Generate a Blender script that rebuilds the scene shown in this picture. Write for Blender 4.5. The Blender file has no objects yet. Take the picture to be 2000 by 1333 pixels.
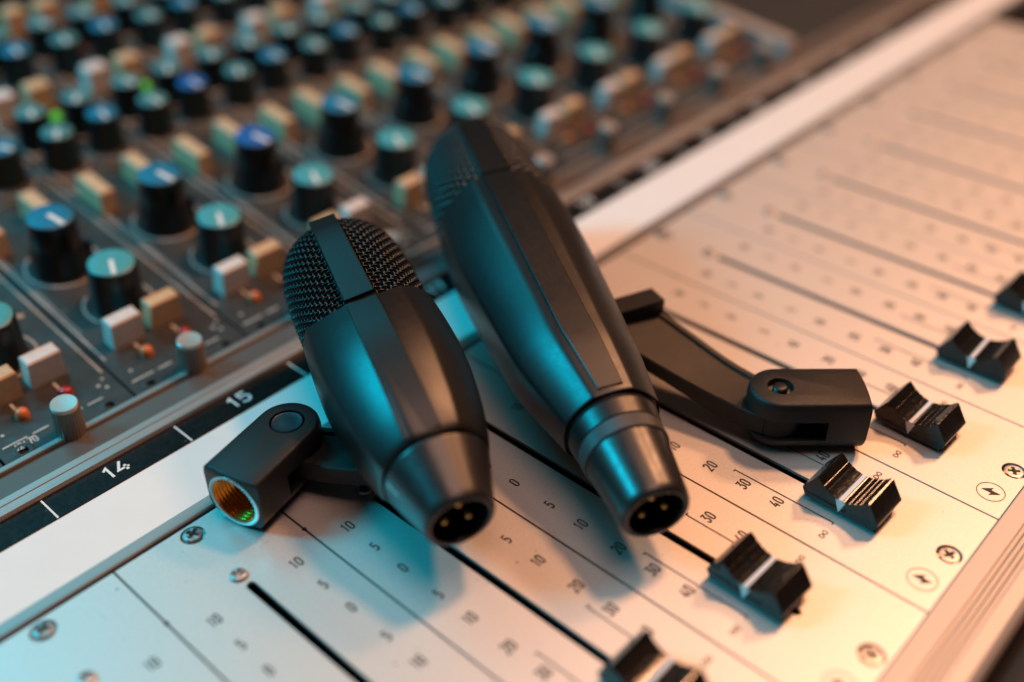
import bpy, bmesh, math, random
from mathutils import Vector, Matrix

random.seed(7)
P = 0.0445                       # channel pitch of the console in metres; all plans below are in pitches
scn = bpy.context.scene
col = scn.collection

# ------------------------------------------------------------------ camera
CAM = Vector((-1.55076763, -4.77113159, 4.86628436))
RX = Vector((0.67653029, -0.73635664, -0.0092557))
RD = Vector((-0.43704425, -0.39135667, -0.80983472))
RF = Vector((0.59270489, 0.55192287, -0.58658508))
cd = bpy.data.cameras.new('camera')
cam = bpy.data.objects.new('camera', cd); col.objects.link(cam)
m = Matrix((RX, -RD, -RF)).transposed().to_4x4()
m.translation = CAM * P
cam.matrix_world = m
cd.sensor_fit = 'HORIZONTAL'; cd.sensor_width = 36.0
cd.lens = 36.0 * 2065.364 / 2000.0
cd.clip_start = 0.01; cd.clip_end = 20
cd.dof.use_dof = True
cd.dof.focus_distance = 6.95 * P
cd.dof.aperture_fstop = 2.9
scn.camera = cam

# ------------------------------------------------------------------ world, lamps, exposure
w = bpy.data.worlds.new('World'); scn.world = w; w.use_nodes = True
bg = w.node_tree.nodes['Background']
bg.inputs[0].default_value = (1.0, 0.93, 0.9, 1); bg.inputs[1].default_value = 0.02

def lamp(name, pos, target, power, color, size, size_y=None):
    ld = bpy.data.lights.new(name, 'AREA'); ld.shape = 'RECTANGLE' if size_y else 'DISK'; ld.size = size
    if size_y: ld.size_y = size_y
    ld.energy = power; ld.color = color
    o = bpy.data.objects.new(name, ld); col.objects.link(o)
    o.location = Vector(pos) * P
    o.rotation_euler = (Vector(target) - Vector(pos)).to_track_quat('-Z', 'Y').to_euler()
    return o
lamp('warm_lamp', (18.0, -2.0, 29.0), (3, -2.0, 0), 9.9, (1.0, 0.45, 0.21), 0.18)
lamp('low_warm_lamp', (31.0, -5.0, 28.0), (3, -1.5, 0), 12.8, (1.0, 0.46, 0.23), 0.22)
lamp('overhead_lamp', (3.0, -3.5, 25.0), (2, -1.5, 0), 4.0, (1.0, 0.58, 0.46), 0.60)
lamp('teal_lamp', (-13.0, 16.5, 17.5), (1.5, -1.0, 0), 13.5, (0.0, 0.64, 0.90), 0.30)
lamp('back_teal_lamp', (0.5, 14.0, 15.5), (0.5, -1.5, 0), 1.7, (0.0, 0.68, 0.90), 0.50, 0.30)

vs = scn.view_settings
vs.view_transform = 'Standard'; vs.look = 'None'; vs.gamma = 1.0; vs.exposure = 0.0
vs.use_curve_mapping = False
scn.cycles.use_denoising = True
scn.cycles.max_bounces = 8

# ------------------------------------------------------------------ materials
def mat(name, color, rough=0.5, metal=0.0, spec=0.5, bump=0.0, bscale=400.0, var=0.0, vscale=60.0,
        rvar=0.0, stretch=None, emit=None, coat=0.0, specks=None):
    M = bpy.data.materials.new(name); M.use_nodes = True
    nt = M.node_tree; b = nt.nodes['Principled BSDF']
    b.inputs['Base Color'].default_value = (*color, 1)
    b.inputs['Roughness'].default_value = rough
    b.inputs['Metallic'].default_value = metal
    b.inputs['Specular IOR Level'].default_value = spec
    b.inputs['Coat Weight'].default_value = coat
    tc = nt.nodes.new('ShaderNodeTexCoord'); src = tc.outputs['Object']
    if stretch:
        mp = nt.nodes.new('ShaderNodeMapping'); mp.inputs['Scale'].default_value = stretch
        nt.links.new(src, mp.inputs['Vector']); src = mp.outputs['Vector']
    def noise(scale, detail=3.0):
        n = nt.nodes.new('ShaderNodeTexNoise'); n.inputs['Scale'].default_value = scale
        n.inputs['Detail'].default_value = detail
        nt.links.new(src, n.inputs['Vector']); return n
    if var:
        n = noise(vscale, 5.0)
        r = nt.nodes.new('ShaderNodeMapRange')
        r.inputs['From Min'].default_value = .3; r.inputs['From Max'].default_value = .7
        r.inputs['To Min'].default_value = 1 - var; r.inputs['To Max'].default_value = 1 + var
        nt.links.new(n.outputs['Fac'], r.inputs['Value'])
        mx = nt.nodes.new('ShaderNodeVectorMath'); mx.operation = 'SCALE'
        mx.inputs[0].default_value = color
        nt.links.new(r.outputs['Result'], mx.inputs['Scale'])
        nt.links.new(mx.outputs['Vector'], b.inputs['Base Color'])
    if rvar:
        n = noise(vscale * 1.7, 6.0)
        r = nt.nodes.new('ShaderNodeMapRange')
        r.inputs['From Min'].default_value = .3; r.inputs['From Max'].default_value = .7
        r.inputs['To Min'].default_value = rough - rvar; r.inputs['To Max'].default_value = rough + rvar
        nt.links.new(n.outputs['Fac'], r.inputs['Value'])
        nt.links.new(r.outputs['Result'], b.inputs['Roughness'])
    if bump:
        n = noise(bscale, 2.0)
        bp = nt.nodes.new('ShaderNodeBump'); bp.inputs['Strength'].default_value = bump
        bp.inputs['Distance'].default_value = 0.0002
        nt.links.new(n.outputs['Fac'], bp.inputs['Height'])
        nt.links.new(bp.outputs['Normal'], b.inputs['Normal'])
    if specks:                                  # scattered dust or scuff dots
        vs_, th_, cc_ = specks
        vo = nt.nodes.new('ShaderNodeTexVoronoi'); vo.inputs['Scale'].default_value = vs_
        nt.links.new(tc.outputs['Object'], vo.inputs['Vector'])
        nz = nt.nodes.new('ShaderNodeTexNoise'); nz.inputs['Scale'].default_value = vs_ * .13
        nt.links.new(tc.outputs['Object'], nz.inputs['Vector'])
        mr_ = nt.nodes.new('ShaderNodeMapRange'); mr_.inputs['From Min'].default_value = .45; mr_.inputs['From Max'].default_value = .75
        mr_.inputs['To Min'].default_value = 0; mr_.inputs['To Max'].default_value = th_
        nt.links.new(nz.outputs['Fac'], mr_.inputs['Value'])
        lt = nt.nodes.new('ShaderNodeMath'); lt.operation = 'LESS_THAN'
        nt.links.new(vo.outputs['Distance'], lt.inputs[0]); nt.links.new(mr_.outputs['Result'], lt.inputs[1])
        mixc = nt.nodes.new('ShaderNodeMix'); mixc.data_type = 'RGBA'
        mixc.inputs[7].default_value = (*cc_, 1); mixc.inputs[6].default_value = (*color, 1)
        lk = b.inputs['Base Color'].links
        if lk: nt.links.new(lk[0].from_socket, mixc.inputs[6])
        nt.links.new(lt.outputs[0], mixc.inputs[0]); nt.links.new(mixc.outputs[2], b.inputs['Base Color'])
    if emit:
        b.inputs['Emission Color'].default_value = (*emit[0], 1)
        b.inputs['Emission Strength'].default_value = emit[1]
    return M

M = {}
M['panel'] = mat('satin_silver_panel', (.725, .70, .668), .49, metal=.62, spec=.5, bump=.14, bscale=5000, var=.05, vscale=1100, rvar=.06, specks=(260, .10, (.22, .18, .15)))
M['paper'] = mat('white_writing_strip', (.80, .765, .735), .6, bump=.05, bscale=2500, var=.015, vscale=90)
M['ink'] = mat('black_print', (.012, .011, .011), .55)
M['gap'] = mat('dark_gap', (.003, .003, .003), .9, spec=.05)
M['alu'] = mat('brushed_aluminium', (.42, .39, .37), .45, metal=.75, bump=.2, bscale=900, var=.10, vscale=260, rvar=.08, stretch=(.05, 1, 1))
M['alu_dull'] = mat('dull_aluminium', (.15, .135, .125), .48, metal=.6, bump=.15, bscale=900, var=.08, vscale=200, stretch=(.05, 1, 1))
M['alu_warm'] = mat('anodised_rail', (.46, .43, .41), .50, metal=.5, bump=.06, bscale=900, var=.03, vscale=150, stretch=(.05, 1, 1))
M['numstrip'] = mat('black_number_strip', (.008, .0080, .0080), .34, spec=.14, var=.5, vscale=700, rvar=.1, bump=.05, bscale=1500, specks=(420, .16, (.20, .19, .18)))
M['numeral'] = mat('white_engraving', (.78, .76, .74), .6)
M['knobpanel'] = mat('grey_module_panel', (.036, .036, .035), .40, var=.22, vscale=220, rvar=.1, bump=.08, bscale=2500, specks=(200, .16, (.22, .20, .18)))
M['print'] = mat('pale_print', (.45, .43, .40), .6, var=.25, vscale=900)
M['chassis'] = mat('black_chassis', (.006, .006, .006), .8, spec=.2)
M['leather'] = mat('black_armrest', (.012, .011, .011), .55, bump=.5, bscale=700)
M['knob'] = mat('black_knob_plastic', (.006, .006, .0065), .30, bump=.1, bscale=2500)
M['teal'] = mat('teal_knob_cap', (.062, .32, .35), .45, var=.08, vscale=500)
M['teal_dull'] = mat('gloss_greyed_teal_knob_cap', (.060, .20, .215), .45, var=.12, vscale=500)  # same teal, greyed: the gloss at grazing view is put into the colour
M['tealblue'] = mat('petrol_blue_knob_cap', (.012, .17, .29), .42, var=.08, vscale=500)
M['blue'] = mat('royal_blue_knob_cap', (.010, .11, .36), .42, var=.08, vscale=500)
M['white'] = mat('white_line', (.75, .73, .72), .5)
M['btn_white'] = mat('white_button', (.66, .59, .55), .5, var=.1, vscale=350)
M['btn_cream'] = mat('cream_button', (.60, .39, .22), .5, var=.12, vscale=350)
M['red'] = mat('red_lamp_lens', (.38, .006, .015), .25, coat=.5)
M['orange'] = mat('amber_lamp_lens', (.62, .17, .05), .3, coat=.4)
M['green'] = mat('lit_green_lamp', (.05, .35, .03), .4, emit=((.14, .75, .06), .55))
M['redlit'] = mat('lit_red_lamp', (.4, .02, .02), .4, emit=((.8, .05, .05), .25))
M['alu_knob'] = mat('small_aluminium_knob', (.66, .60, .55), .38, metal=.75, bump=.1, bscale=1500)
M['alu_knurl'] = mat('knurled_knob_side', (.22, .195, .17), .42, metal=.8)
M['steel'] = mat('screw_steel', (.50, .48, .46), .42, metal=.9, var=.2, vscale=800, rvar=.1)
M['steel_dark'] = mat('blackened_screw', (.03, .03, .03), .4, metal=.6)
M['cap'] = mat('glossy_black_fader_cap', (.012, .0105, .009), .12, bump=.025, bscale=1400, var=.4, vscale=700, rvar=.06, specks=(500, .13, (.10, .085, .07)))
M['mic'] = mat('satin_black_microphone', (.006, .0057, .0056), .36, spec=.62, bump=.12, bscale=5000, rvar=.02, vscale=300)
M['mic_metal'] = mat('semi_matt_black_metal', (.020, .019, .018), .33, metal=.2, spec=.8, bump=.05, bscale=6000, rvar=.04, vscale=300)
M['mic_ring'] = mat('dark_grey_ring', (.045, .045, .047), .42, spec=.6)
M['mesh'] = mat('black_wire_mesh', (.011, .011, .011), .30, metal=.3, spec=.55)
M['mesh_fine'] = mat('fine_wire_mesh', (.045, .043, .042), .26, metal=.5, spec=.9)
M['foam'] = mat('black_foam', (.004, .004, .004), .9, spec=.1)
M['clip'] = mat('grained_black_plastic', (.013, .0115, .0105), .44, spec=.38, bump=.6, bscale=3400, rvar=.05, vscale=500)
M['hole'] = mat('black_socket', (.004, .004, .004), .6, spec=.2)
M['gold'] = mat('gold_contact', (.85, .52, .18), .28, metal=1.0)
M['brass'] = mat('brass_thread', (.98, .27, .03), .27, metal=1.0, rvar=.08, vscale=900)
M['insert'] = mat('plated_insert_rim', (.70, .70, .68), .3, metal=.9)
M['screw_cap'] = mat('dark_blue_screw_cap', (.022, .055, .070), .36, metal=.4, bump=.5, bscale=1800)

# ------------------------------------------------------------------ mesh helpers (plans in pitches, meshes in metres)
def tag(o, label=None, cat=None, group=None, kind=None):
    for k, v in (('label', label), ('category', cat), ('group', group), ('kind', kind)):
        if v: o[k] = v
    return o
def finish(me, mt, smooth=None):
    me.materials.append(M[mt])
    if smooth is not None:
        for f in me.polygons: f.use_smooth = True
        me.set_sharp_from_angle(angle=math.radians(smooth))
    return me
def mesh(name, verts, faces, mt, smooth=None):
    me = bpy.data.meshes.new(name)
    me.from_pydata([(x * P, y * P, z * P) for x, y, z in verts], [], faces); me.update()
    bm = bmesh.new(); bm.from_mesh(me); bmesh.ops.recalc_face_normals(bm, faces=bm.faces); bm.to_mesh(me); bm.free()
    return finish(me, mt, smooth)
def obj(name, me, parent=None, loc=(0, 0, 0), rot=None):
    o = bpy.data.objects.new(name, me); col.objects.link(o)
    o.parent = parent; o.location = Vector(loc) * P
    if rot is not None: o.rotation_euler = rot
    return o
def empty(name, loc=(0, 0, 0)):
    o = bpy.data.objects.new(name, None); col.objects.link(o); o.location = Vector(loc) * P
    o.empty_display_size = .01
    return o

class G:                               # collects several solids into one mesh
    def __init__(s): s.v = []; s.f = []
    def add(s, v, f):
        b = len(s.v); s.v += v; s.f += [tuple(i + b for i in q) for q in f]; return s
    def box(s, x0, x1, y0, y1, z0, z1):
        v = [(x, y, z) for z in (z0, z1) for x, y in ((x0, y0), (x1, y0), (x1, y1), (x0, y1))]
        return s.add(v, [(3, 2, 1, 0), (4, 5, 6, 7), (0, 1, 5, 4), (1, 2, 6, 5), (2, 3, 7, 6), (3, 0, 4, 7)])
    def prism(s, pts, z0, z1, top=None):
        n = len(pts); top = top or pts
        v = [(x, y, z0) for x, y in pts] + [(x, y, z1) for x, y in top]
        f = [tuple(range(n))[::-1], tuple(range(n, 2 * n))] + [(i, (i + 1) % n, n + (i + 1) % n, n + i) for i in range(n)]
        return s.add(v, f)
    def rib(s, pts, wd, z, closed=False, th=None):     # flat ribbon along a polyline
        n = len(pts); L = []; Rr = []
        for i in range(n):
            a = pts[i - 1] if (i or closed) else pts[i]
            c = pts[(i + 1) % n] if (i < n - 1 or closed) else pts[i]
            b = pts[i]
            d1 = Vector((b[0] - a[0], b[1] - a[1])); d2 = Vector((c[0] - b[0], c[1] - b[1]))
            if d1.length < 1e-9: d1 = d2
            if d2.length < 1e-9: d2 = d1
            d1.normalize(); d2.normalize(); t = d1 + d2
            if t.length < 1e-6: t = d1
            t.normalize(); nn = Vector((-t.y, t.x)); k = max(.5, nn.dot(Vector((-d1.y, d1.x))))
            nn *= wd / 2 / k
            L.append((b[0] + nn.x, b[1] + nn.y, z)); Rr.append((b[0] - nn.x, b[1] - nn.y, z))
        f = []
        for i in range(n if closed else n - 1):
            j = (i + 1) % n; f.append((n + i, n + j, j, i))
        return s.add(L + Rr, f)
    def build(s, name, mt, smooth=None): return mesh(name, s.v, s.f, mt, smooth)

def circ(cx, cy, r, n=32, a0=0, a1=2 * math.pi, close=True):
    k = n if close else n - 1
    return [(cx + r * math.cos(a0 + (a1 - a0) * i / k), cy + r * math.sin(a0 + (a1 - a0) * i / k)) for i in range(n)]
def plate(name, outer, holes, z0, z1, mt, smooth=None, bevel=0.0):
    """flat plate with real openings"""
    bm = bmesh.new(); edges = []
    for lp in [outer] + holes:
        vs_ = [bm.verts.new((x * P, y * P, z1 * P)) for x, y in lp]
        edges += [bm.edges.new((vs_[i], vs_[(i + 1) % len(vs_)])) for i in range(len(vs_))]
    bmesh.ops.triangle_fill(bm, edges=edges, use_beauty=True)
    bmesh.ops.dissolve_limit(bm, angle_limit=.001, verts=bm.verts, edges=bm.edges) if False else None
    r = bmesh.ops.extrude_face_region(bm, geom=list(bm.faces))
    for e in r['geom']:
        if isinstance(e, bmesh.types.BMVert): e.co.z = z0 * P
    bmesh.ops.recalc_face_normals(bm, faces=bm.faces)
    me = bpy.data.meshes.new(name); bm.to_mesh(me); bm.free()
    return finish(me, mt, smooth)
def facet(a, k, psi):
    """radius factor of a softly eight-sided section"""
    q = (a - psi + math.pi / 8) % (math.pi / 4) - math.pi / 8
    return 1 + k * (math.cos(math.pi / 8) / math.cos(q) * 1.035 - 1)
def lathe(prof, n=48, cap0=True, cap1=True, off=None, fk=0.0, psi=0.0, lift=None):
    """prof: (r, z) pairs -> verts, faces; off(z) gives a sideways shift of the ring"""
    v = []; f = []
    for r, z in prof:
        ox, oy = off(z) if off else (0, 0)
        for i in range(n):
            a = 2 * math.pi * i / n; rr = r * (facet(a, fk, psi) if fk else 1)
            v.append((ox + rr * math.sin(a), oy + rr * math.cos(a), z + (lift(z, a) if lift else 0)))
    for k in range(len(prof) - 1):
        for i in range(n):
            j = (i + 1) % n; f.append((k * n + i, k * n + j, (k + 1) * n + j, (k + 1) * n + i))
    if cap0: f.append(tuple(range(n))[::-1])
    if cap1: f.append(tuple(range((len(prof) - 1) * n, len(prof) * n)))
    return v, f
def stadium(x, y0, y1, hw, n=8):
    return ([(x + hw * math.cos(a), y1 + hw * math.sin(a)) for a in [math.pi * i / n for i in range(n + 1)]] +
            [(x + hw * math.cos(a), y0 + hw * math.sin(a)) for a in [math.pi + math.pi * i / n for i in range(n + 1)]])

# stroke lettering: polylines in a 1 x 1.8 cell
def arc(cx, cy, rx, ry, a0, a1, n=10):
    return [(cx + rx * math.cos(math.radians(a0 + (a1 - a0) * i / n)), cy + ry * math.sin(math.radians(a0 + (a1 - a0) * i / n))) for i in range(n + 1)]
DIG = {
 '0': [arc(.5, 1.35, .45, .45, 0, 180) + arc(.5, .45, .45, .45, 180, 360) + [(.95, 1.35)]],
 '1': [[(.15, 1.42), (.5, 1.8), (.5, 0)]],
 '2': [arc(.5, 1.36, .44, .44, 170, -20) + [(.86, 1.1), (.05, 0), (.98, 0)]],
 '3': [[(.08, 1.8), (.92, 1.8), (.45, 1.08)] + arc(.48, .54, .46, .54, 80, -165)],
 '4': [[(.62, 1.8), (.02, .5), (1.0, .5)], [(.72, .95), (.72, 0)]],
 '5': [[(.9, 1.8), (.15, 1.8), (.12, .98)] + arc(.46, .60, .48, .56, 130, -150)],
 '6': [[(.75, 1.8), (.12, .85)] + arc(.5, .5, .44, .5, 150, -210)],
 '7': [[(.02, 1.8), (.95, 1.8), (.35, 0)]],
 '8': [arc(.5, 1.36, .38, .42, -90, 270, 16), arc(.5, .47, .46, .47, 90, 450, 16)],
 '9': [[(.25, 0), (.88, .95)] + arc(.5, 1.3, .44, .5, -30, 330)],
 'J': [[(.8, 1.8), (.8, .45)] + arc(.42, .42, .38, .42, 0, -160)],
 '8s': [arc(.45, .5, .45, .42, 0, 360, 16), arc(1.45, .5, .55, .5, 180, 540, 16)],
}
def text(g, s, cx, cy, h, wr, stroke, z, gap=.45, wide1=None):
    k = h / 1.8; cw = wr * k
    adv = []
    for c in s: adv.append(cw * (wide1 if (c == '1' and wide1) else 1))
    tot = sum(adv) + gap * cw * (len(s) - 1); x = cx - tot / 2
    for c, a in zip(s, adv):
        for st in DIG[c]:
            xo = x - (.5 * cw - .5 * a if c == '1' and wide1 else 0)
            g.rib([(xo + px * cw, cy - h / 2 + py * k) for px, py in st], stroke, z)
        x += a + gap * cw

# ================================================================== the console
console = tag(empty('mixing_console', (5, -1, -2.0)), 'large studio mixing console with silver fader panel and rows of teal and blue knobs', 'mixing console')
def part(name, me, loc=(0, 0, 0), rot=None, parent=None):
    if parent is None or parent is console:
        return obj(name, me, console, Vector(loc) - Vector((5, -1, -2.0)), rot)
    return obj(name, me, parent, loc, rot)

X0, X1 = -3, 13
part('chassis', G().box(-3.4, 17.4, -4.6, 1.28, -2.0, -.16).box(-3.4, 17.4, 1.3, 10.6, -2.0, -.2).build('chassis', 'chassis'))

# --- screws
def screw_mesh(name, r, mt, rot, dome=.018, sink=0.0):
    bm = bmesh.new()
    n = 32; c, s_ = math.cos(rot), math.sin(rot)
    a, b = .20 * r, .66 * r
    cross = [(a, a), (a, b), (-a, b), (-a, a), (-b, a), (-b, -a), (-a, -a), (-a, -b), (a, -b), (a, -a), (b, -a), (b, a)]
    cross = [(x * c - y * s_, x * s_ + y * c) for x, y in cross]
    def ring(pts, z): return [bm.verts.new((x * P, y * P, z * P)) for x, y in pts]
    o0 = ring(circ(0, 0, r, n), 0.002); o1 = ring(circ(0, 0, r * .86, n), dome * .8); ct = ring(cross, dome); cb = ring([(x * .8, y * .8) for x, y in cross], -.03)
    for i in range(n):
        j = (i + 1) % n; bm.faces.new((o0[i], o0[j], o1[j], o1[i]))
    es = [bm.edges.get((o1[i], o1[(i + 1) % n])) for i in range(n)]
    es += [bm.edges.new((ct[i], ct[(i + 1) % 12])) for i in range(12)]
    bmesh.ops.triangle_fill(bm, edges=es, use_beauty=True)
    for i in range(12):
        j = (i + 1) % 12; bm.faces.new((ct[i], cb[i], cb[j], ct[j]))
    bm.faces.new(cb)
    bmesh.ops.recalc_face_normals(bm, faces=bm.faces)
    me = bpy.data.meshes.new(name); bm.to_mesh(me); bm.free()
    return finish(me, mt)
screws = [screw_mesh('screw', .067, 'steel', random.uniform(0, 1.5)) for _ in range(4)]
screw_small = [screw_mesh('screw', .056, 'steel', random.uniform(0, 1.5), dome=.022) for _ in range(3)]
screw_low = [screw_mesh('screw', .060, 'steel', random.uniform(0, 1.5), dome=.004) for _ in range(3)]

# --- fader modules
GAP = .0075
YT, YB = -.012, -3.785
def module_outline(): return [(GAP, YB), (1 - GAP, YB), (1 - GAP, -.60), (1 - GAP - .009, -.592), (1 - GAP - .009, -.578), (1 - GAP, -.57), (1 - GAP, YT), (GAP, YT), (GAP, -.57), (GAP + .009, -.578), (GAP + .009, -.592), (GAP, -.60)]
slot = stadium(.5, -3.22, -.715, .031)
cs = [(.497, -.106, .079), (.513, -3.684, .079)]
fm = plate('fader_module', module_outline(), [slot] + [circ(x, y, r, 28) for x, y, r in cs], -.022, 0, 'panel')
Z = .0022
def num_mesh(t):
    g = G(); text(g, t, 0, 0, .074, .72, .0105, Z, gap=.5, wide1=.62); return g.build('numeral', 'ink')
NUM = {t: num_mesh(t) for t in ('0', '5', '10', '20', '30', '40')}
prints = []                                     # (name, mesh, x, y) of everything printed on one module
for sx, bx, tk, inf in ((.2, .279, -.022, .148), (.792, .715, .022, .866)):
    for t, y in (('10', -.773), ('5', -1.03), ('0', -1.285), ('5', -1.594), ('10', -1.855), ('20', -2.155), ('30', -2.416), ('40', -2.665)):
        prints.append(('numeral', NUM[t], sx, y))
    prints.append(('scale_bracket', G().rib([(tk, .365), (0, .365), (0, -.365), (tk, -.365)], .0085, Z).build('scale_bracket', 'ink'), bx, -2.665))
    g = G()
    pts = [(.033 * math.sin(q), .017 * math.sin(2 * q)) for q in [2 * math.pi * i / 40 for i in range(40)]]
    g.rib(pts, .006, Z, closed=True)
    prints.append(('infinity_mark', g.build('infinity_mark', 'ink'), inf, -3.032))
g = G(); g.rib(circ(0, 0, .088, 40), .005, Z, closed=True); prints.append(('emblem_ring', g.build('emblem_ring', 'ink'), .214, -3.65))
bolt = [(-.010, .062), (.046, -.002), (.016, .003), (.014, -.060), (-.040, .002), (-.010, -.004)]
prints.append(('emblem_bolt', mesh('emblem_bolt', [(x, y, Z) for x, y in bolt], [(0, 1, 2), (0, 2, 5), (5, 2, 3), (5, 3, 4)], 'ink'), .214, -3.65))
channel = G().box(.40, .60, -3.3, -.65, -.155, -.12).build('slot_bed', 'gap')
tongue = G().box(.494, .506, -3.2, -.72, -.12, -.075).build('slot_rail', 'steel_dark')
sink_me = G().add(*lathe([(.0785, -.045), (.0785, 0.0)], 28, True, False)).build('countersink', 'steel')
for i in range(X0, X1):
    mo = part('fader_module', fm, (i, 0, 0))
    for nm, me_, x_, y_ in prints: obj(nm, me_, mo, (x_, y_, 0))
    obj('slot_bed', channel, mo)
    k = i % 3
    o = obj('screw', screws[i % 4], mo, (.497, -.106, -.002)); o.rotation_euler.z = i * .9
    o = obj('screw', screw_small[k], mo, (.492, -.598, .001)); o.rotation_euler.z = i * 1.3
    o = obj('screw', screw_low[k], mo, (.513, -3.684, -.004)); o.rotation_euler.z = i * 1.7
    obj('countersink', sink_me, mo, (.513, -3.684, -.003)); obj('countersink', sink_me, mo, (.497, -.106, -.003))
part('blank_panel', G().box(13.02, 17.3, YB, YT, -.12, -.022).build('blank_panel', 'chassis'))

# --- fader caps
def cap_profile():
    pts = [(-.235, .028), (-.262, .085), (-.262, .10), (-.182, .224), (-.170, .226)]
    top = []
    nst = 4
    def conc(y): return .142 + (.226 - .142) * (abs(y) / .17) ** 2.1
    ys = [-.165, -.128, -.094, -.060, -.026]
    for k in range(4):
        top += [(ys[k] + .004, conc(ys[k]) - .003), (ys[k + 1] - .002, conc(ys[k + 1]) + .001), (ys[k + 1], conc(ys[k + 1]) - .006)]
    pts += top + [(-.020, .139), (.020, .139)] + [(-y, z) for y, z in top[::-1]]
    pts += [(.170, .226), (.182, .224), (.262, .10), (.262, .085), (.235, .028)]
    return pts
pr = cap_profile(); n = len(pr); hw = .157
cv = [(-hw * (1.0 if z > .05 else .985), y, z) for y, z in pr] + [(hw * (1.0 if z > .05 else .985), y, z) for y, z in pr]
cf = [(i, (i + 1) % n, n + (i + 1) % n, n + i) for i in range(n)] + [tuple(range(n))[::-1], tuple(range(n, 2 * n))]
cap_me = mesh('fader_cap', cv, cf, 'cap')
line_me = G().box(-hw - .0005, hw + .0005, -.014, .014, .136, .1425).build('pointer_line', 'white')
tri = G()
for s in (-1, 1):
    x = s * (hw + .0012)
    tri.add([(x, -.034, .136), (x, .034, .136), (x, 0, .040)], [(0, 1, 2)])
tri_me = tri.build('pointer_triangle', 'white')
stem_me = G().box(-.02, .02, -.10, .10, -.12, .03).build('fader_stem', 'steel_dark')
for i in range(X0, X1):
    c = part('fader_cap', cap_me, (i + .5, {1: -2.935, 2: -2.957, 3: -3.02, 4: -3.005, 5: -3.0, 6: -3.03}.get(i, -3.02 + random.uniform(-.03, .05)), 0), (0, 0, random.uniform(-.03, .03)))
    b = c.modifiers.new('bevel', 'BEVEL'); b.width = .0045 * P; b.segments = 2; b.limit_method = 'ANGLE'; b.angle_limit = math.radians(40)
    obj('pointer_line', line_me, c); obj('pointer_triangle', tri_me, c); obj('fader_stem', stem_me, c)

# --- trims along the panel
XA, XB = -3.4, 17.3
def run(name, prof, mt, smooth=None, xa=XA, xb=XB):
    """extrude a (y, z) profile along the console"""
    n = len(prof)
    v = [(xa, y, z) for y, z in prof] + [(xb, y, z) for y, z in prof]
    f = [(i, (i + 1) % n, n + (i + 1) % n, n + i) for i in range(n)] + [tuple(range(n))[::-1], tuple(range(n, 2 * n))]
    return part(name, mesh(name, v, f, mt, smooth))
run('trim_strip', [(.006, -.15), (.006, .016), (.014, .024), (.096, .024), (.106, .018), (.106, -.15)], 'alu')
run('writing_strip', [(.110, -.15), (.110, .006), (.648, .006), (.648, -.15)], 'paper')
ns = run('number_strip', [(.650, -.15), (.650, .012), (.884, .012), (.884, -.15)], 'numstrip')
nbase = Vector((5, -1, -2.0))
for i in range(-3, 16):
    g = G(); g.rib([(i, .652), (i, .880)], .0125, .0145)
    part('divider_line', g.build('divider_line', 'numeral'), (0, 0, 0), parent=ns)
for i in range(-2, 12):
    g = G(); text(g, str(14 + i), i + .5, .785, .118, 1.22, .0185, .0148, gap=.45, wide1=.35)
    part('numeral', g.build('numeral', 'numeral'), (0, 0, 0), parent=ns)
# lower edge of the knob surface: an aluminium channel
run('rail_lip', [(.888, -.15), (.888, .020), (.900, .045), (.958, .052), (.962, .046), (.972, .046), (.976, .053), (1.030, .058), (1.036, .050), (1.036, -.15)], 'alu')
run('rail_channel', [(1.040, -.15), (1.040, .020), (1.275, .026), (1.275, -.15)], 'alu_dull')
run('rail_edge', [(1.279, -.15), (1.279, .050), (1.284, .056), (1.326, .056), (1.330, .050), (1.330, -.15)], 'alu')
# lower rail and armrest
rp = [(-3.792, -.3), (-3.792, .012), (-3.800, .018), (-3.917, .018)]
for k in range(4):
    y = -3.922 - k * .034
    rp += [(y, .018), (y - .004, .002), (y - .026, .002), (y - .030, .016)]
rp += [(-4.062, .018), (-4.150, .012), (-4.185, -.004), (-4.205, -.035), (-4.205, -.3)]
run('lower_rail', rp, 'alu_warm')
ar = [(-4.215, -.5)] + [(-4.215 - .55 + .55 * math.cos(a), -.14 + .12 * math.sin(a)) for a in [math.pi * i / 12 for i in range(13)]] + [(-5.315, -.5)]
run('armrest', ar, 'leather', 40)

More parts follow.
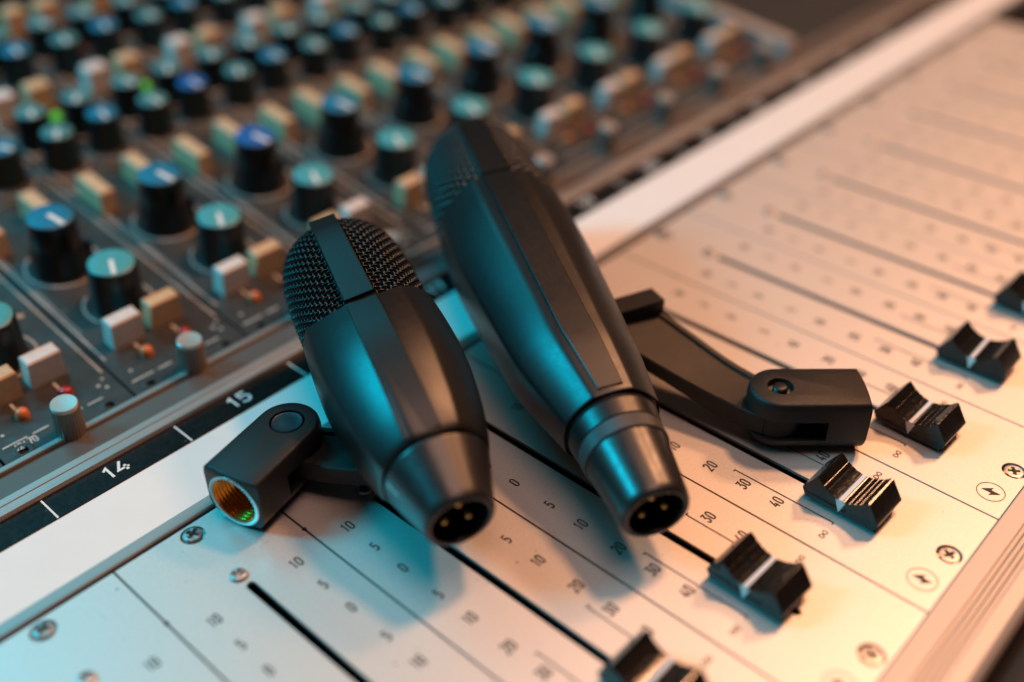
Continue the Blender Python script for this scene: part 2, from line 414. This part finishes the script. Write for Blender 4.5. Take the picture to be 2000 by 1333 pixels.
# --- knob modules, tilted up towards the back
SL = .135; TH = math.atan(SL)
KO = Vector((0, 1.336, .012)); KV = Vector((0, math.cos(TH), math.sin(TH))); KN = Vector((0, -math.sin(TH), math.cos(TH)))
def kp(x, s, h=0): return KO + Vector((x, 0, 0)) + KV * s + KN * h
KR = (TH, 0, 0)
C0, C1, SMAX = -1, 10, 8.6
km = plate('knob_module', [(.010, .004), (.990, .004), (.990, SMAX), (.010, SMAX)], [circ(.16, .085, .038, 14), circ(.82, .085, .038, 14)], -.10, 0, 'knobpanel')
def knob_print(first):
    g = G(); z = .003
    def ring_(x, s, r, wd=.016): g.rib(circ(x, s, r, 30, math.radians(-235), math.radians(55), False), wd, z)
    g.rib([(.045, .05 if False else .52), (.045, SMAX - .1)], .014, z); g.rib([(.955, .42), (.955, SMAX - .1)], .014, z)
    g.rib([(.075, .9), (.075, SMAX - .1)], .007, z)
    for a, b in ((.06, .24), (.28, .40), (.60, .66), (.70, .82)): g.rib([(a, .185), (b, .185)], .014, z)
    ring_(.49, 1.05, .27); ring_(.42, 1.77, .30)
    for s0 in (3.12, 4.75, 6.4):
        for x, s in ((.21, s0), (.21, s0 + .5), (.69, s0 + .5), (.69, s0 + .02)): ring_(x, s, .215, .012)
    for s in (1.42,):
        g.add([(x, y, z) for x, y in circ(.79, s, .035, 10)], [tuple(range(10))])
        g.rib([(.72, s + .04), (.86, s - .04)], .05, z)
    g.rib([(.31, .55), (.31, .42)], .022, z); g.rib([(.64, .55), (.64, .42)], .022, z)
    for s in (2.86, 4.45, 5.9): g.rib([(.1, s), (.9, s)], .010, z)
    for s, x in ((.30, .12), (.26, .90), (.36, .92), (.31, .86)): g.add([(a, b, z) for a, b in circ(x, s, .014, 8)], [tuple(range(8))])
    if first: text(g, 'J2470', .20, .135, .060, .75, .012, z, gap=.4)
    return g.build('panel_print', 'print')
kp_first, kp_rest = knob_print(True), knob_print(False)
hole_me = G().add(*lathe([(.075, .001), (.060, .006), (.036, .002), (.030, -.03)], 20, False, True)).build('fixing_hole', 'knobpanel', 40)

def knob_meshes(r0, r1, h, n=40):
    body = []
    body += [(r0 * 1.04, .0), (r0 * 1.04, .025), (r0, .04), (r1 * 1.01, h * .93), (r1 * .97, h - .008), (r1 * .93, h)]
    v, f = lathe(body, n)
    # grip flutes
    v = [(x * (1 - .018 * (k % n % 2)) , y * (1 - .018 * (k % n % 2)), z) if 2 <= k // n <= 3 else (x, y, z) for k, (x, y, z) in enumerate(v)]
    b = mesh('knob_body', v, f, 'knob', 50)
    return b, r1 * .93, h
def capdisc(r, h, mt): return G().add(*lathe([(r, h - .004), (r, h + .006), (r * .95, h + .012), (r * .5, h + .013)], 40)).build('knob_cap', mt, 40)
def pline(r, h, wd): return G().box(-wd / 2, wd / 2, -r * .93, r * .12, h + .008, h + .0165).build('pointer_line', 'white')
big_b, br, bh = knob_meshes(.205, .190, .40)
med_b, mr, mh = knob_meshes(.165, .150, .34)
# two-tier knob: a wide lower ring with a narrower knob on top
v, f = lathe([(.245, 0), (.245, .03), (.232, .05), (.215, .21), (.198, .235), (.192, .245), (.192, .265), (.195, .28), (.186, .47), (.178, .495)], 40)
tier_b = mesh('knob_body', v, f, 'knob', 50); tr, th_ = .178, .495
caps = {('big', c): capdisc(br, bh, c) for c in ('teal',)}
caps.update({('med', c): capdisc(mr, mh, c) for c in ('teal_dull', 'tealblue', 'blue')})
caps.update({('tier', c): capdisc(tr, th_, c) for c in ('tealblue', 'blue')})
pls = {'big': pline(br, bh, .036), 'med': pline(mr, mh, .032), 'tier': pline(tr, th_, .042)}
bodies = {'big': big_b, 'med': med_b, 'tier': tier_b}
nub_me = G().box(-.022, .022, -.262, -.205, .03, .20).build('ring_pointer', 'knob')
def knob(kind, color, x, s, ang):
    k = part('rotary_knob', bodies[kind], kp(x, s), (TH, 0, 0))
    k.rotation_mode = 'QUATERNION'
    k.rotation_quaternion = Matrix.Rotation(TH, 3, 'X').to_quaternion() @ Matrix.Rotation(ang, 3, 'Z').to_quaternion()
    obj('knob_cap', caps[(kind, color)], k); obj('pointer_line', pls[kind], k)
    if kind == 'tier': obj('ring_pointer', nub_me, k, rot=(0, 0, 1.1))
    return k
alu_top = G().add(*lathe([(.092, .27), (.092, .294), (.086, .300), (.05, .297), (.01, .296)], 36)).build('knob_cap', 'alu_knob', 40)
vv, ff = lathe([(.108, 0), (.108, .012), (.106, .02), (.097, .262), (.090, .270)], 56)
vv = [(x * (1 - .03 * (k % 2)), y * (1 - .03 * (k % 2)), z) if 1 <= k // 56 <= 3 else (x, y, z) for k, (x, y, z) in enumerate(vv)]
alu_body = mesh('knob_body', vv, ff, 'alu_knurl')
def btn_mesh(wx, wy, h, mt):
    g = G(); b = .012
    g.prism([(-wx * 1.06, -wy * 1.06), (wx * 1.06, -wy * 1.06), (wx * 1.06, wy * 1.06), (-wx * 1.06, wy * 1.06)], -.02, h - b, [(-wx, -wy), (wx, -wy), (wx, wy), (-wx, wy)])
    g.prism([(-wx, -wy), (wx, -wy), (wx, wy), (-wx, wy)], h - b, h, [(-wx + b, -wy + b), (wx - b, -wy + b), (wx - b, wy - b), (-wx + b, wy - b)])
    return g.build('push_button', mt)
btn = {c: btn_mesh(.128, .066, .235, c) for c in ('btn_white', 'btn_cream')}
btn_long = btn_mesh(.070, .195, .22, 'btn_cream')
btn_sq = {c: btn_mesh(.115, .085, .27, c) for c in ('btn_white', 'btn_cream')}
dome = [(.050, 0), (.050, .03), (.044, .052), (.030, .068), (.012, .075)]
led = {c: G().add(*lathe(dome, 20)).build('indicator_lamp', c, 60) for c in ('red', 'orange')}
led_b = {c: G().add(*lathe([(r * .9, z) for r, z in dome], 16)).build('indicator_lamp', c, 60) for c in ('green', 'redlit', 'steel_dark')}
bluecol = {1: 'tealblue', 2: 'tealblue', 3: 'blue', 4: 'tealblue', 5: 'tealblue', 6: 'tealblue'}
btn_order = {0: 'cw', 1: 'wc', 2: 'wc', 3: 'cw', 4: 'cw', 5: 'wc', 6: 'wc', 7: 'wc', 8: 'wc', 9: 'wc'}
for i in range(C0, C1):
    mo = part('knob_module', km, kp(i, 0), KR)
    obj('panel_print', kp_first if i == 0 else kp_rest, mo)['kind'] = 'stuff'
    obj('fixing_hole', hole_me, mo, (.16, .085, .0)); obj('fixing_hole', hole_me, mo, (.82, .085, .0))
    a = part('rotary_knob', alu_body, kp(i + .475, .015), KR); obj('knob_cap', alu_top, a)
    od = btn_order.get(i, 'wc'); cc = {'w': 'btn_white', 'c': 'btn_cream'}
    part('push_button', btn[cc[od[0]]], kp(i + .29, .64), KR); part('push_button', btn[cc[od[1]]], kp(i + .635, .65), KR)
    part('indicator_lamp', led['orange'], kp(i + .315, .385), KR); part('indicator_lamp', led['red'], kp(i + .645, .375), KR)
    knob('big', 'teal', i + .49, 1.05, random.uniform(-.55, -.35))
    knob('tier', bluecol.get(i, 'tealblue'), i + .40, 1.76, random.uniform(.05, .2))
    part('push_button', btn_long, kp(i + .11, 2.38), KR); part('push_button', btn_long, kp(i + .59, 2.43), KR)
    for s0 in (3.14, 4.76, 6.4):
        if s0 > 6 and i < 1: continue
        knob('med', 'teal_dull', i + .21, s0, random.uniform(-.5, .2)); knob('med', 'teal_dull', i + .21, s0 + .47, random.uniform(-.9, .4))
        knob('med', 'teal_dull', i + .69, s0 + .47, random.uniform(-.9, .4)); knob('med', bluecol.get(i, 'tealblue') if s0 < 4 else 'tealblue', i + .70, s0 + .06, random.uniform(-.3, .5))
    part('indicator_lamp', led_b['green' if i in (2, 3) else 'steel_dark'], kp(i + .56, 3.88, .02), KR)
    part('indicator_lamp', led_b['redlit' if i in (3, 4) else 'steel_dark'], kp(i + .47, 5.02, .02), KR)
    part('push_button', btn_sq['btn_white'], kp(i + .20, 4.20), KR); part('push_button', btn_sq['btn_cream'], kp(i + .57, 4.20), KR)
    part('push_button', btn_sq['btn_cream'], kp(i + .20, 5.85), KR); part('push_button', btn_sq['btn_cream'], kp(i + .57, 5.85), KR)
# end of the knob bay: a raised bar, then a blank bay
gb = G().box(.04, .24, .02, SMAX, -.1, .16)
part('bay_divider', gb.build('bay_divider', 'alu_warm'), kp(10, 0), KR)
part('blank_bay', G().box(.26, 7.2, .004, SMAX, -.10, -.02).build('blank_bay', 'knobpanel'), kp(10, 0), KR)

# ================================================================== microphones
def crspline(pts, n):
    out = []
    for i in range(len(pts) - 1):
        p0 = pts[max(i - 1, 0)]; p1 = pts[i]; p2 = pts[i + 1]; p3 = pts[min(i + 2, len(pts) - 1)]
        for k in range(n):
            t = k / n
            out.append(tuple(.5 * (2 * b + (c - a) * t + (2 * a - 5 * b + 4 * c - d) * t * t + (3 * b - a - 3 * c + d) * t ** 3) for a, b, c, d in zip(p0, p1, p2, p3)))
    out.append(tuple(pts[-1])); return out
def interp(prof, z):
    for (r0, z0), (r1, z1) in zip(prof, prof[1:]):
        if z0 <= z <= z1: return r0 + (r1 - r0) * (z - z0) / max(1e-9, z1 - z0)
    return prof[-1][0] if z > prof[-1][1] else prof[0][0]

def tube(g, pts, nrm, r, sides=5, closed=False):
    n = len(pts); v = []; f = []
    for i in range(n):
        a = pts[i - 1] if (i or closed) else pts[i]; c = pts[(i + 1) % n] if (i < n - 1 or closed) else pts[i]
        t = (c - a).normalized(); nn = nrm[i]; bb = t.cross(nn).normalized(); nn = bb.cross(t)
        for k in range(sides):
            q = 2 * math.pi * k / sides; p_ = pts[i] + (nn * math.cos(q) + bb * math.sin(q)) * r
            v.append(tuple(p_))
    for i in range(n if closed else n - 1):
        j = (i + 1) % n
        for k in range(sides):
            l = (k + 1) % sides; f.append((i * sides + k, i * sides + l, j * sides + l, j * sides + k))
    g.add(v, f)

def grille(prof, off, pitch, wr, nl, mt='mesh'):
    """woven wire over a surface of revolution; prof (r, z) dense"""
    g = G()
    # resample by arc length
    S = [0.0]
    for (r0, z0), (r1, z1) in zip(prof, prof[1:]): S.append(S[-1] + math.hypot(r1 - r0, z1 - z0))
    def at(s):
        for k in range(len(S) - 1):
            if S[k] <= s <= S[k + 1] + 1e-9:
                u = (s - S[k]) / max(1e-9, S[k + 1] - S[k])
                r = prof[k][0] + (prof[k + 1][0] - prof[k][0]) * u; z = prof[k][1] + (prof[k + 1][1] - prof[k][1]) * u
                dr, dz = prof[k + 1][0] - prof[k][0], prof[k + 1][1] - prof[k][1]; L = math.hypot(dr, dz)
                return r, z, dz / L, -dr / L          # normal (radial, axial)
        return prof[-1][0], prof[-1][1], 0, 1
    nr = int(S[-1] / pitch); amp = wr * .95
    for j in range(nl):
        a = 2 * math.pi * j / nl; pts = []; nn = []
        for k in range(nr * 4 + 1):
            s = k * S[-1] / (nr * 4); r, z, nx, nz = at(s)
            if r < .05 or (j % 2 and r < .17): break
            ph = math.cos(math.pi * (k / 4) + math.pi * j) * amp
            ox, oy = off(z)
            d = Vector((math.sin(a), math.cos(a), 0)); N = d * nx + Vector((0, 0, nz))
            pts.append(Vector((ox, oy, z)) + d * r + N * ph); nn.append(N)
        if len(pts) > 2: tube(g, pts, nn, wr)
    for i in range(nr):
        s = (i + .0) * S[-1] / nr; r, z, nx, nz = at(s); ox, oy = off(z)
        if r < .06: continue
        pts = []; nn = []; m_ = nl * 4
        for k in range(m_):
            a = 2 * math.pi * k / m_
            ph = -math.cos(math.pi * (k / 4) + math.pi * i) * amp
            d = Vector((math.sin(a), math.cos(a), 0)); N = d * nx + Vector((0, 0, nz))
            pts.append(Vector((ox, oy, z)) + d * r + N * ph); nn.append(N)
        tube(g, pts, nn, wr, closed=True)
    return g.build('grille', mt, 80)

def strip(prof, off, psi, hws, raise_, depth, z0, z1, n, mt, name, endcap=.0):
    """flat topped band lying along the body at angle psi; hws(z) half width"""
    v = []; f = []
    for i in range(n + 1):
        z = z0 + (z1 - z0) * i / n; r = interp(prof, z); ox, oy = off(z); h = hws(z)
        if callable(raise_): up = raise_(z)
        else: up = raise_
        top = math.sqrt(max(1e-6, r * r - h * h)) + up; bot = top - depth
        d = Vector((math.sin(psi), math.cos(psi), 0)); t = Vector((math.cos(psi), -math.sin(psi), 0)); o = Vector((ox, oy, z))
        b = min(.006, depth * .3)
        for (u, q) in ((-h, bot), (-h, top - b), (-h + b, top), (h - b, top), (h, top - b), (h, bot)):
            v.append(tuple(o + d * q + t * u))
    for i in range(n):
        for k in range(5): f.append((i * 6 + k, i * 6 + k + 1, i * 6 + k + 7, i * 6 + k + 6))
        f.append((i * 6 + 5, i * 6, i * 6 + 6, i * 6 + 11))
    f.append(tuple(range(6))[::-1]); f.append(tuple(range(n * 6, n * 6 + 6)))
    return mesh(name, v, f, mt, 30)

def mic_frame(root, a, E0):
    a = a.normalized(); to = (CAM - (E0 + a * 1.5)).normalized(); n0 = (to - a * to.dot(a)).normalized()
    X = n0.cross(a)
    m = Matrix((X, n0, a)).transposed().to_4x4(); m.translation = E0 * P
    root.matrix_world = m
    return m

def xlr(root, r_in, z_floor, pin_r, mt='gold', spin=0.0, z0=.012):
    g = G().add(*lathe([(r_in * .985, z0), (r_in * .97, z_floor), (.002, z_floor)], 40, False, False))
    obj('socket', g.build('socket', 'hole', 40), root)
    for k in range(3):
        an = spin + k * 2 * math.pi / 3 + (0 if k else 0)
        pr_ = [(.004, z0 + .035), (.016, z0 + .038), (.024, z0 + .052), (.0265, z0 + .075), (.0265, z_floor)]
        obj('contact_pin', G().add(*lathe(pr_, 16)).build('contact_pin', mt, 50), root, (pin_r * math.sin(an), pin_r * math.cos(an), 0))

def boolean(me, cuts, name, mt, smooth=35):
    o = bpy.data.objects.new('tmp', me); col.objects.link(o); tmp = [o]
    for c in cuts:
        q = bpy.data.objects.new('cut', c); col.objects.link(q); tmp.append(q)
        md = o.modifiers.new('b', 'BOOLEAN'); md.object = q; md.operation = 'DIFFERENCE'; md.solver = 'EXACT'
    dg = bpy.context.evaluated_depsgraph_get(); dg.update()
    res = bpy.data.meshes.new_from_object(o.evaluated_get(dg)); res.name = name
    for t in tmp: bpy.data.objects.remove(t)
    res.materials.clear()
    return finish(res, mt, smooth)

# swivel joint: pivot at the origin, +x towards the threaded end, z up
def swivel_mesh(recess):
    hw, H, L = .215, .43, .585
    def outline(ins, endins):
        w_ = hw - ins; pts = []
        for i in range(17):
            a = math.pi / 2 + math.pi * i / 16; pts.append((w_ * math.cos(a), w_ * math.sin(a)))
        e = L - endins
        for i in range(9):
            u = -1 + 2 * i / 8; pts.append((e - .015 * u * u, w_ * u))
        return pts
    lev = [(0, .110, .03), (.018, .072, .018), (.05, .038, .008), (.09, .015, .002), (.14, 0, 0), (H - .06, 0, 0), (H - .020, .006, .004), (H - .006, .016, .010), (H, .030, .018)]
    v = []; n = 26; f = []
    for z, i_, e in lev: v += [(x, y, z) for x, y in outline(i_, e)]
    for k in range(len(lev) - 1):
        for i in range(n):
            j = (i + 1) % n; f.append((k * n + i, k * n + j, (k + 1) * n + j, (k + 1) * n + i))
    f += [tuple(range(n))[::-1], tuple(range((len(lev) - 1) * n, len(lev) * n))]
    base = mesh('b', v, f, 'clip')
    slot_ = G().box(-.4, .300, -.4, .4, .125, .285).build('c', 'clip')
    cv, cf = lathe([(.180, .33), (.180, .80)], 40); cv = [(z, x, y + .215) for x, y, z in cv]
    bore = mesh('c', cv, cf, 'clip')
    cuts = [slot_, bore]
    rv, rf = lathe([(recess, H - .055), (recess, H + .1)], 36); cuts.append(mesh('c', rv, rf, 'clip'))
    return boolean(base, cuts, 'swivel', 'clip', 38)
def thread_mesh():
    g = []
    z = .34
    while z < .57:
        g += [(.158, z), (.172, z + .014)]; z += .028
    g += [(.166, .572)]
    v, f = lathe(g, 40, False, False); return mesh('thread', [(z, x, y + .215) for x, y, z in v], f, 'brass', 20)
def rim_mesh():
    v, f = lathe([(.166, .56), (.168, .578), (.173, .582), (.190, .582), (.195, .576), (.195, .545)], 44, False, False)
    return mesh('insert_rim', [(z, x, y + .215) for x, y, z in v], f, 'insert', 40)
def bore_back():
    v, f = lathe([(.172, .345), (.002, .345)], 24, False, False); return mesh('bore_floor', [(z, x, y + .215) for x, y, z in v], f, 'hole')
thread_me, rim_me, bore_me = thread_mesh(), rim_mesh(), bore_back()

def arm_mesh(path, name='mount_arm'):
    """path: (x, y, ztop, thick, half width, heading in the panel plane) stations -> curved plate with a raised rim"""
    v = []; f = []
    pts = crspline([tuple(q) for q in path], 8)
    n = len(pts)
    for i, (x, y, zt, th, hw) in enumerate(pts):
        a = pts[max(i - 1, 0)]; c = pts[min(i + 1, n - 1)]
        t = Vector((c[0] - a[0], c[1] - a[1], c[2] - a[2])).normalized(); s = Vector((t.y, -t.x, 0)).normalized(); up = s.cross(t)
        if up.z < 0: up = -up
        o = Vector((x, y, zt)); e = .010
        for u, q in ((-hw, -th), (-hw, -e), (-hw + e, 0), (-hw + .05, 0), (-hw + .062, -.022), (hw - .062, -.022), (hw - .05, 0), (hw - e, 0), (hw, -e), (hw, -th)):
            v.append(tuple(o + s * u + up * q))
    m_ = 10
    for i in range(n - 1):
        for k in range(m_): f.append((i * m_ + k, i * m_ + (k + 1) % m_, (i + 1) * m_ + (k + 1) % m_, (i + 1) * m_ + k))
    f += [tuple(range(m_))[::-1], tuple(range((n - 1) * m_, n * m_))]
    return mesh(name, v, f, 'clip', 30)
def place_world(o, parent):
    mw = o.matrix_world.copy(); o.parent = parent
    o.matrix_parent_inverse = parent.matrix_world.inverted()
    return o

# ---------------------------------------------------------------- the shorter microphone
E1 = Vector((1.401, -1.577, .50)); EL = math.radians(8.0)
h1 = Vector((.407, .903, 0)).normalized(); a1 = h1 * math.cos(EL) + Vector((0, 0, math.sin(EL)))
mic1 = empty('microphone'); mic_frame(mic1, a1, E1)
tag(mic1, 'shorter black microphone with coarse wire mesh head, lying beside the number 15', 'microphone', 'microphones lying on the console')
off0 = lambda z: (0, 0); PS1 = math.radians(-4)
body1 = crspline([(.348, .352), (.370, .40), (.412, .56), (.447, .76), (.473, .96), (.484, 1.14), (.480, 1.32), (.466, 1.48)], 6)
bshell = [(.330, .358), (.342, .347)] + body1 + [(.436, 1.484)]
lift1 = lambda z, a: .20 * math.sin(a - PS1) ** 2 * max(0, min(1, (z - .9) / .58)) ** 2
v, f = lathe(bshell, 144, True, True, None, .50, PS1 - math.radians(12), lift1); obj('body', mesh('body', v, f, 'mic', 32), mic1)
head1 = crspline([(.440, 1.46), (.445, 1.70), (.446, 1.92), (.441, 2.12), (.425, 2.29), (.384, 2.42), (.30, 2.495), (.19, 2.528), (.05, 2.537)], 8)
obj('grille_lining', mesh('grille_lining', *lathe([(r * .945 - .004, z - .012) for r, z in head1], 64, False, True), 'foam', 60), mic1)
gr = obj('grille', grille(head1, off0, .037, .0074, 76), mic1); gr['kind'] = 'stuff'
full1 = body1 + head1[1:]
hw1 = lambda z: .114 - .020 * max(0, (z - .5)) / 1.9
obj('body_band', strip(full1, off0, PS1, hw1, .012, .05, .375, 1.50, 40, 'mic', 'body_band'), mic1)
bar_prof = crspline([(.462, 1.50), (.459, 1.70), (.454, 1.92), (.446, 2.12), (.430, 2.28), (.408, 2.38), (.390, 2.46)], 8)
for ps in (PS1, PS1 + math.pi):
    obj('head_bar', strip(bar_prof, off0, ps, hw1, .032, .14, 1.508, 2.455, 30, 'mic', 'head_bar'), mic1)
obj('seam_line', strip(bar_prof, off0, PS1, hw1, .004, .05, 1.490, 1.530, 4, 'hole', 'seam_line'), mic1)
shell1 = [(.176, .30), (.176, -.048), (.183, -.058), (.196, -.060), (.212, -.053), (.223, -.032), (.231, .0), (.330, .315), (.334, .328), (.328, .338), (.315, .342)]
v, f = lathe(shell1, 72, False, True); obj('connector_shell', mesh('connector_shell', v, f, 'mic_metal', 50), mic1)
g = G().add(*lathe([(.322, .338), (.322, .364)], 64, False, False)); obj('shadow_gap', g.build('shadow_gap', 'hole'), mic1)
xlr(mic1, .176, .26, .088, spin=-.35, z0=-.045)
pm2 = strip([(r, z) for r, z in shell1[6:9]], off0, math.radians(62), lambda z: .010, .002, .01, .20, .305, 4, 'print', 'print_mark')
obj('print_mark', pm2, mic1)

SW1 = swivel_mesh(.116); SW2 = swivel_mesh(.088)
def swivel(root, me, loc, ang, capped):
    bpy.context.view_layer.update()
    o = bpy.data.objects.new('swivel', me); col.objects.link(o)
    o.matrix_world = Matrix.Translation(Vector(loc) * P) @ Matrix.Rotation(ang, 4, 'Z')
    place_world(o, root)
    obj('thread', thread_me, o); obj('insert_rim', rim_me, o); obj('bore_floor', bore_me, o)
    if capped:
        obj('pivot_cap', G().add(*lathe([(.104, .37), (.104, .420), (.098, .428), (.088, .424), (.05, .426), (.002, .427)], 36, True, False)).build('pivot_cap', 'screw_cap', 40), o)
    else:
        pg = [(.052, .37), (.052, .376)]
        for k in range(4): pg += [(.044, .380 + k * .012), (.051, .386 + k * .012)]
        pg += [(.044, .430), (.036, .434), (.004, .434)]
        obj('pivot_screw', G().add(*lathe(pg, 28, True, True)).build('pivot_screw', 'steel_dark', 40), o)
        obj('washer', G().add(*lathe([(.086, .372), (.086, .380), (.054, .382)], 32, True, True)).build('washer', 'alu_knurl', 40), o)
    return o
def world_part(name, me, root):
    bpy.context.view_layer.update()
    o = bpy.data.objects.new(name, me); col.objects.link(o); place_world(o, root); return o
swivel(mic1, SW1, (1.30, -.112, .002), math.radians(194.5), True)
hub = [(.185 * math.cos(2 * math.pi * i / 28), .185 * math.sin(2 * math.pi * i / 28)) for i in range(28)]
g = G().prism([(1.30 + x, -.112 + y) for x, y in hub], .134, .280); world_part('arm_hub', g.build('arm_hub', 'clip', 40), mic1)
world_part('mount_arm', arm_mesh([(1.30, -.112, .280, .146, .17), (1.385, -.30, .285, .14, .185), (1.50, -.50, .30, .135, .20), (1.64, -.70, .33, .13, .21), (1.80, -.86, .37, .13, .21)]), mic1)

# ---------------------------------------------------------------- the longer microphone
E2 = Vector((2.271, -2.329, .42)); EL2 = math.radians(6.5); PS2 = math.radians(-19)
h2 = Vector((.501, .856, 0)).normalized(); a2 = h2 * math.cos(EL2) + Vector((0, 0, math.sin(EL2)))
mic2 = empty('microphone'); mic_frame(mic2, a2, E2)
tag(mic2, 'longer black microphone with fine mesh head and ribbed ring behind its connector', 'microphone', 'microphones lying on the console')
def off2(z):
    t = [(.66, 0), (1.30, .047), (1.85, .056), (2.45, .066), (2.95, .062), (3.6, .045), (4.1, .03)]
    for (z0, o0), (z1, o1) in zip(t, t[1:]):
        if z0 <= z <= z1:
            u = (z - z0) / (z1 - z0); return (o0 + (o1 - o0) * u, 0)
    return (t[-1][1], 0) if z > 4 else (0, 0)
body2 = crspline([(.331, .672), (.360, .82), (.391, .98), (.420, 1.15), (.448, 1.40), (.470, 1.70), (.504, 2.20), (.515, 2.60), (.503, 2.96)], 7)
bshell = [(.314, .678), (.326, .666)] + body2 + [(.470, 2.963)]
v, f = lathe(bshell, 144, True, True, off2, .45, PS2); obj('body', mesh('body', v, f, 'mic', 32), mic2)
head2 = crspline([(.476, 2.94), (.472, 3.18), (.460, 3.40), (.444, 3.60), (.416, 3.78), (.368, 3.90), (.285, 3.985), (.17, 4.025), (.05, 4.035)], 8)
obj('grille_lining', mesh('grille_lining', *lathe([(r * .945 - .004, z - .012) for r, z in head2], 64, False, True, off2), 'foam', 60), mic2)
gr = obj('grille', grille(head2, off2, .047, .0095, 60, 'mesh_fine'), mic2); gr['kind'] = 'stuff'
full2 = body2 + head2[1:]
hw2 = lambda z: .108 if z > 1.2 else .108 * (.76 + .24 * (z - .7) / .5)
obj('body_band', strip(full2, off2, PS2, hw2, .014, .05, .71, 2.95, 60, 'mic', 'body_band'), mic2)
bar2 = crspline([(.500, 2.96), (.492, 3.18), (.478, 3.40), (.457, 3.60), (.428, 3.78), (.395, 3.90), (.365, 3.97)], 8)
for ps in (PS2, PS2 + math.pi):
    obj('head_bar', strip(bar2, off2, ps, hw2, .022, .12, 2.965, 3.95, 30, 'mic', 'head_bar'), mic2)
shell2 = [(.174, .30), (.174, -.048), (.181, -.058), (.195, -.060), (.211, -.052), (.221, -.032), (.227, .0), (.271, .395)]
v, f = lathe(shell2 + [(.26, .40)], 72, False, True); obj('connector_shell', mesh('connector_shell', v, f, 'mic_metal', 50), mic2)
NK = 180
vk, fk = lathe([(.274, .400), (.284, .406), (.287, .505), (.276, .510)], NK)
vk = [(x * (1 - .008 * (k % 2)), y * (1 - .008 * (k % 2)), z) if 1 <= k // NK <= 2 else (x, y, z) for k, (x, y, z) in enumerate(vk)]
obj('knurled_ring', mesh('knurled_ring', vk, fk, 'mic_ring'), mic2)
v, f = lathe([(.280, .512), (.288, .517), (.304, .630), (.299, .638), (.280, .642)], 72); obj('collar', mesh('collar', v, f, 'mic', 40), mic2)
g = G().add(*lathe([(.294, .63), (.306, .68)], 64, False, False)); obj('shadow_gap', g.build('shadow_gap', 'hole'), mic2)
xlr(mic2, .174, .26, .086, spin=-.20, z0=-.045)
SA2 = math.atan2(-.74, .67)
swivel(mic2, SW2, (3.755, -2.295, .002), SA2, False)
g = G().prism([(3.755 + x, -2.295 + y) for x, y in hub], .134, .280); world_part('arm_hub', g.build('arm_hub', 'clip', 40), mic2)
world_part('mount_arm', arm_mesh([(3.755, -2.295, .280, .146, .19), (3.735, -2.05, .285, .15, .20), (3.715, -1.80, .315, .125, .215), (3.70, -1.50, .375, .11, .24), (3.69, -1.20, .435, .11, .262), (3.68, -.98, .475, .11, .275)]), mic2)
g = G()
qx = Vector((.93, -.36, 0)); qy = Vector((.36, .93, 0)); o_ = Vector((3.32, -.86, 0))
def bl(u0, u1, w0, w1, z0, z1):
    pts = [o_ + qx * u + qy * w_ for u, w_ in ((u0, w0), (u1, w0), (u1, w1), (u0, w1))]
    g.prism([(q.x, q.y) for q in pts], z0, z1)
bl(.0, .70, -.09, .09, .36, .55)
world_part('arm_bracket', g.build('arm_bracket', 'clip'), mic2)
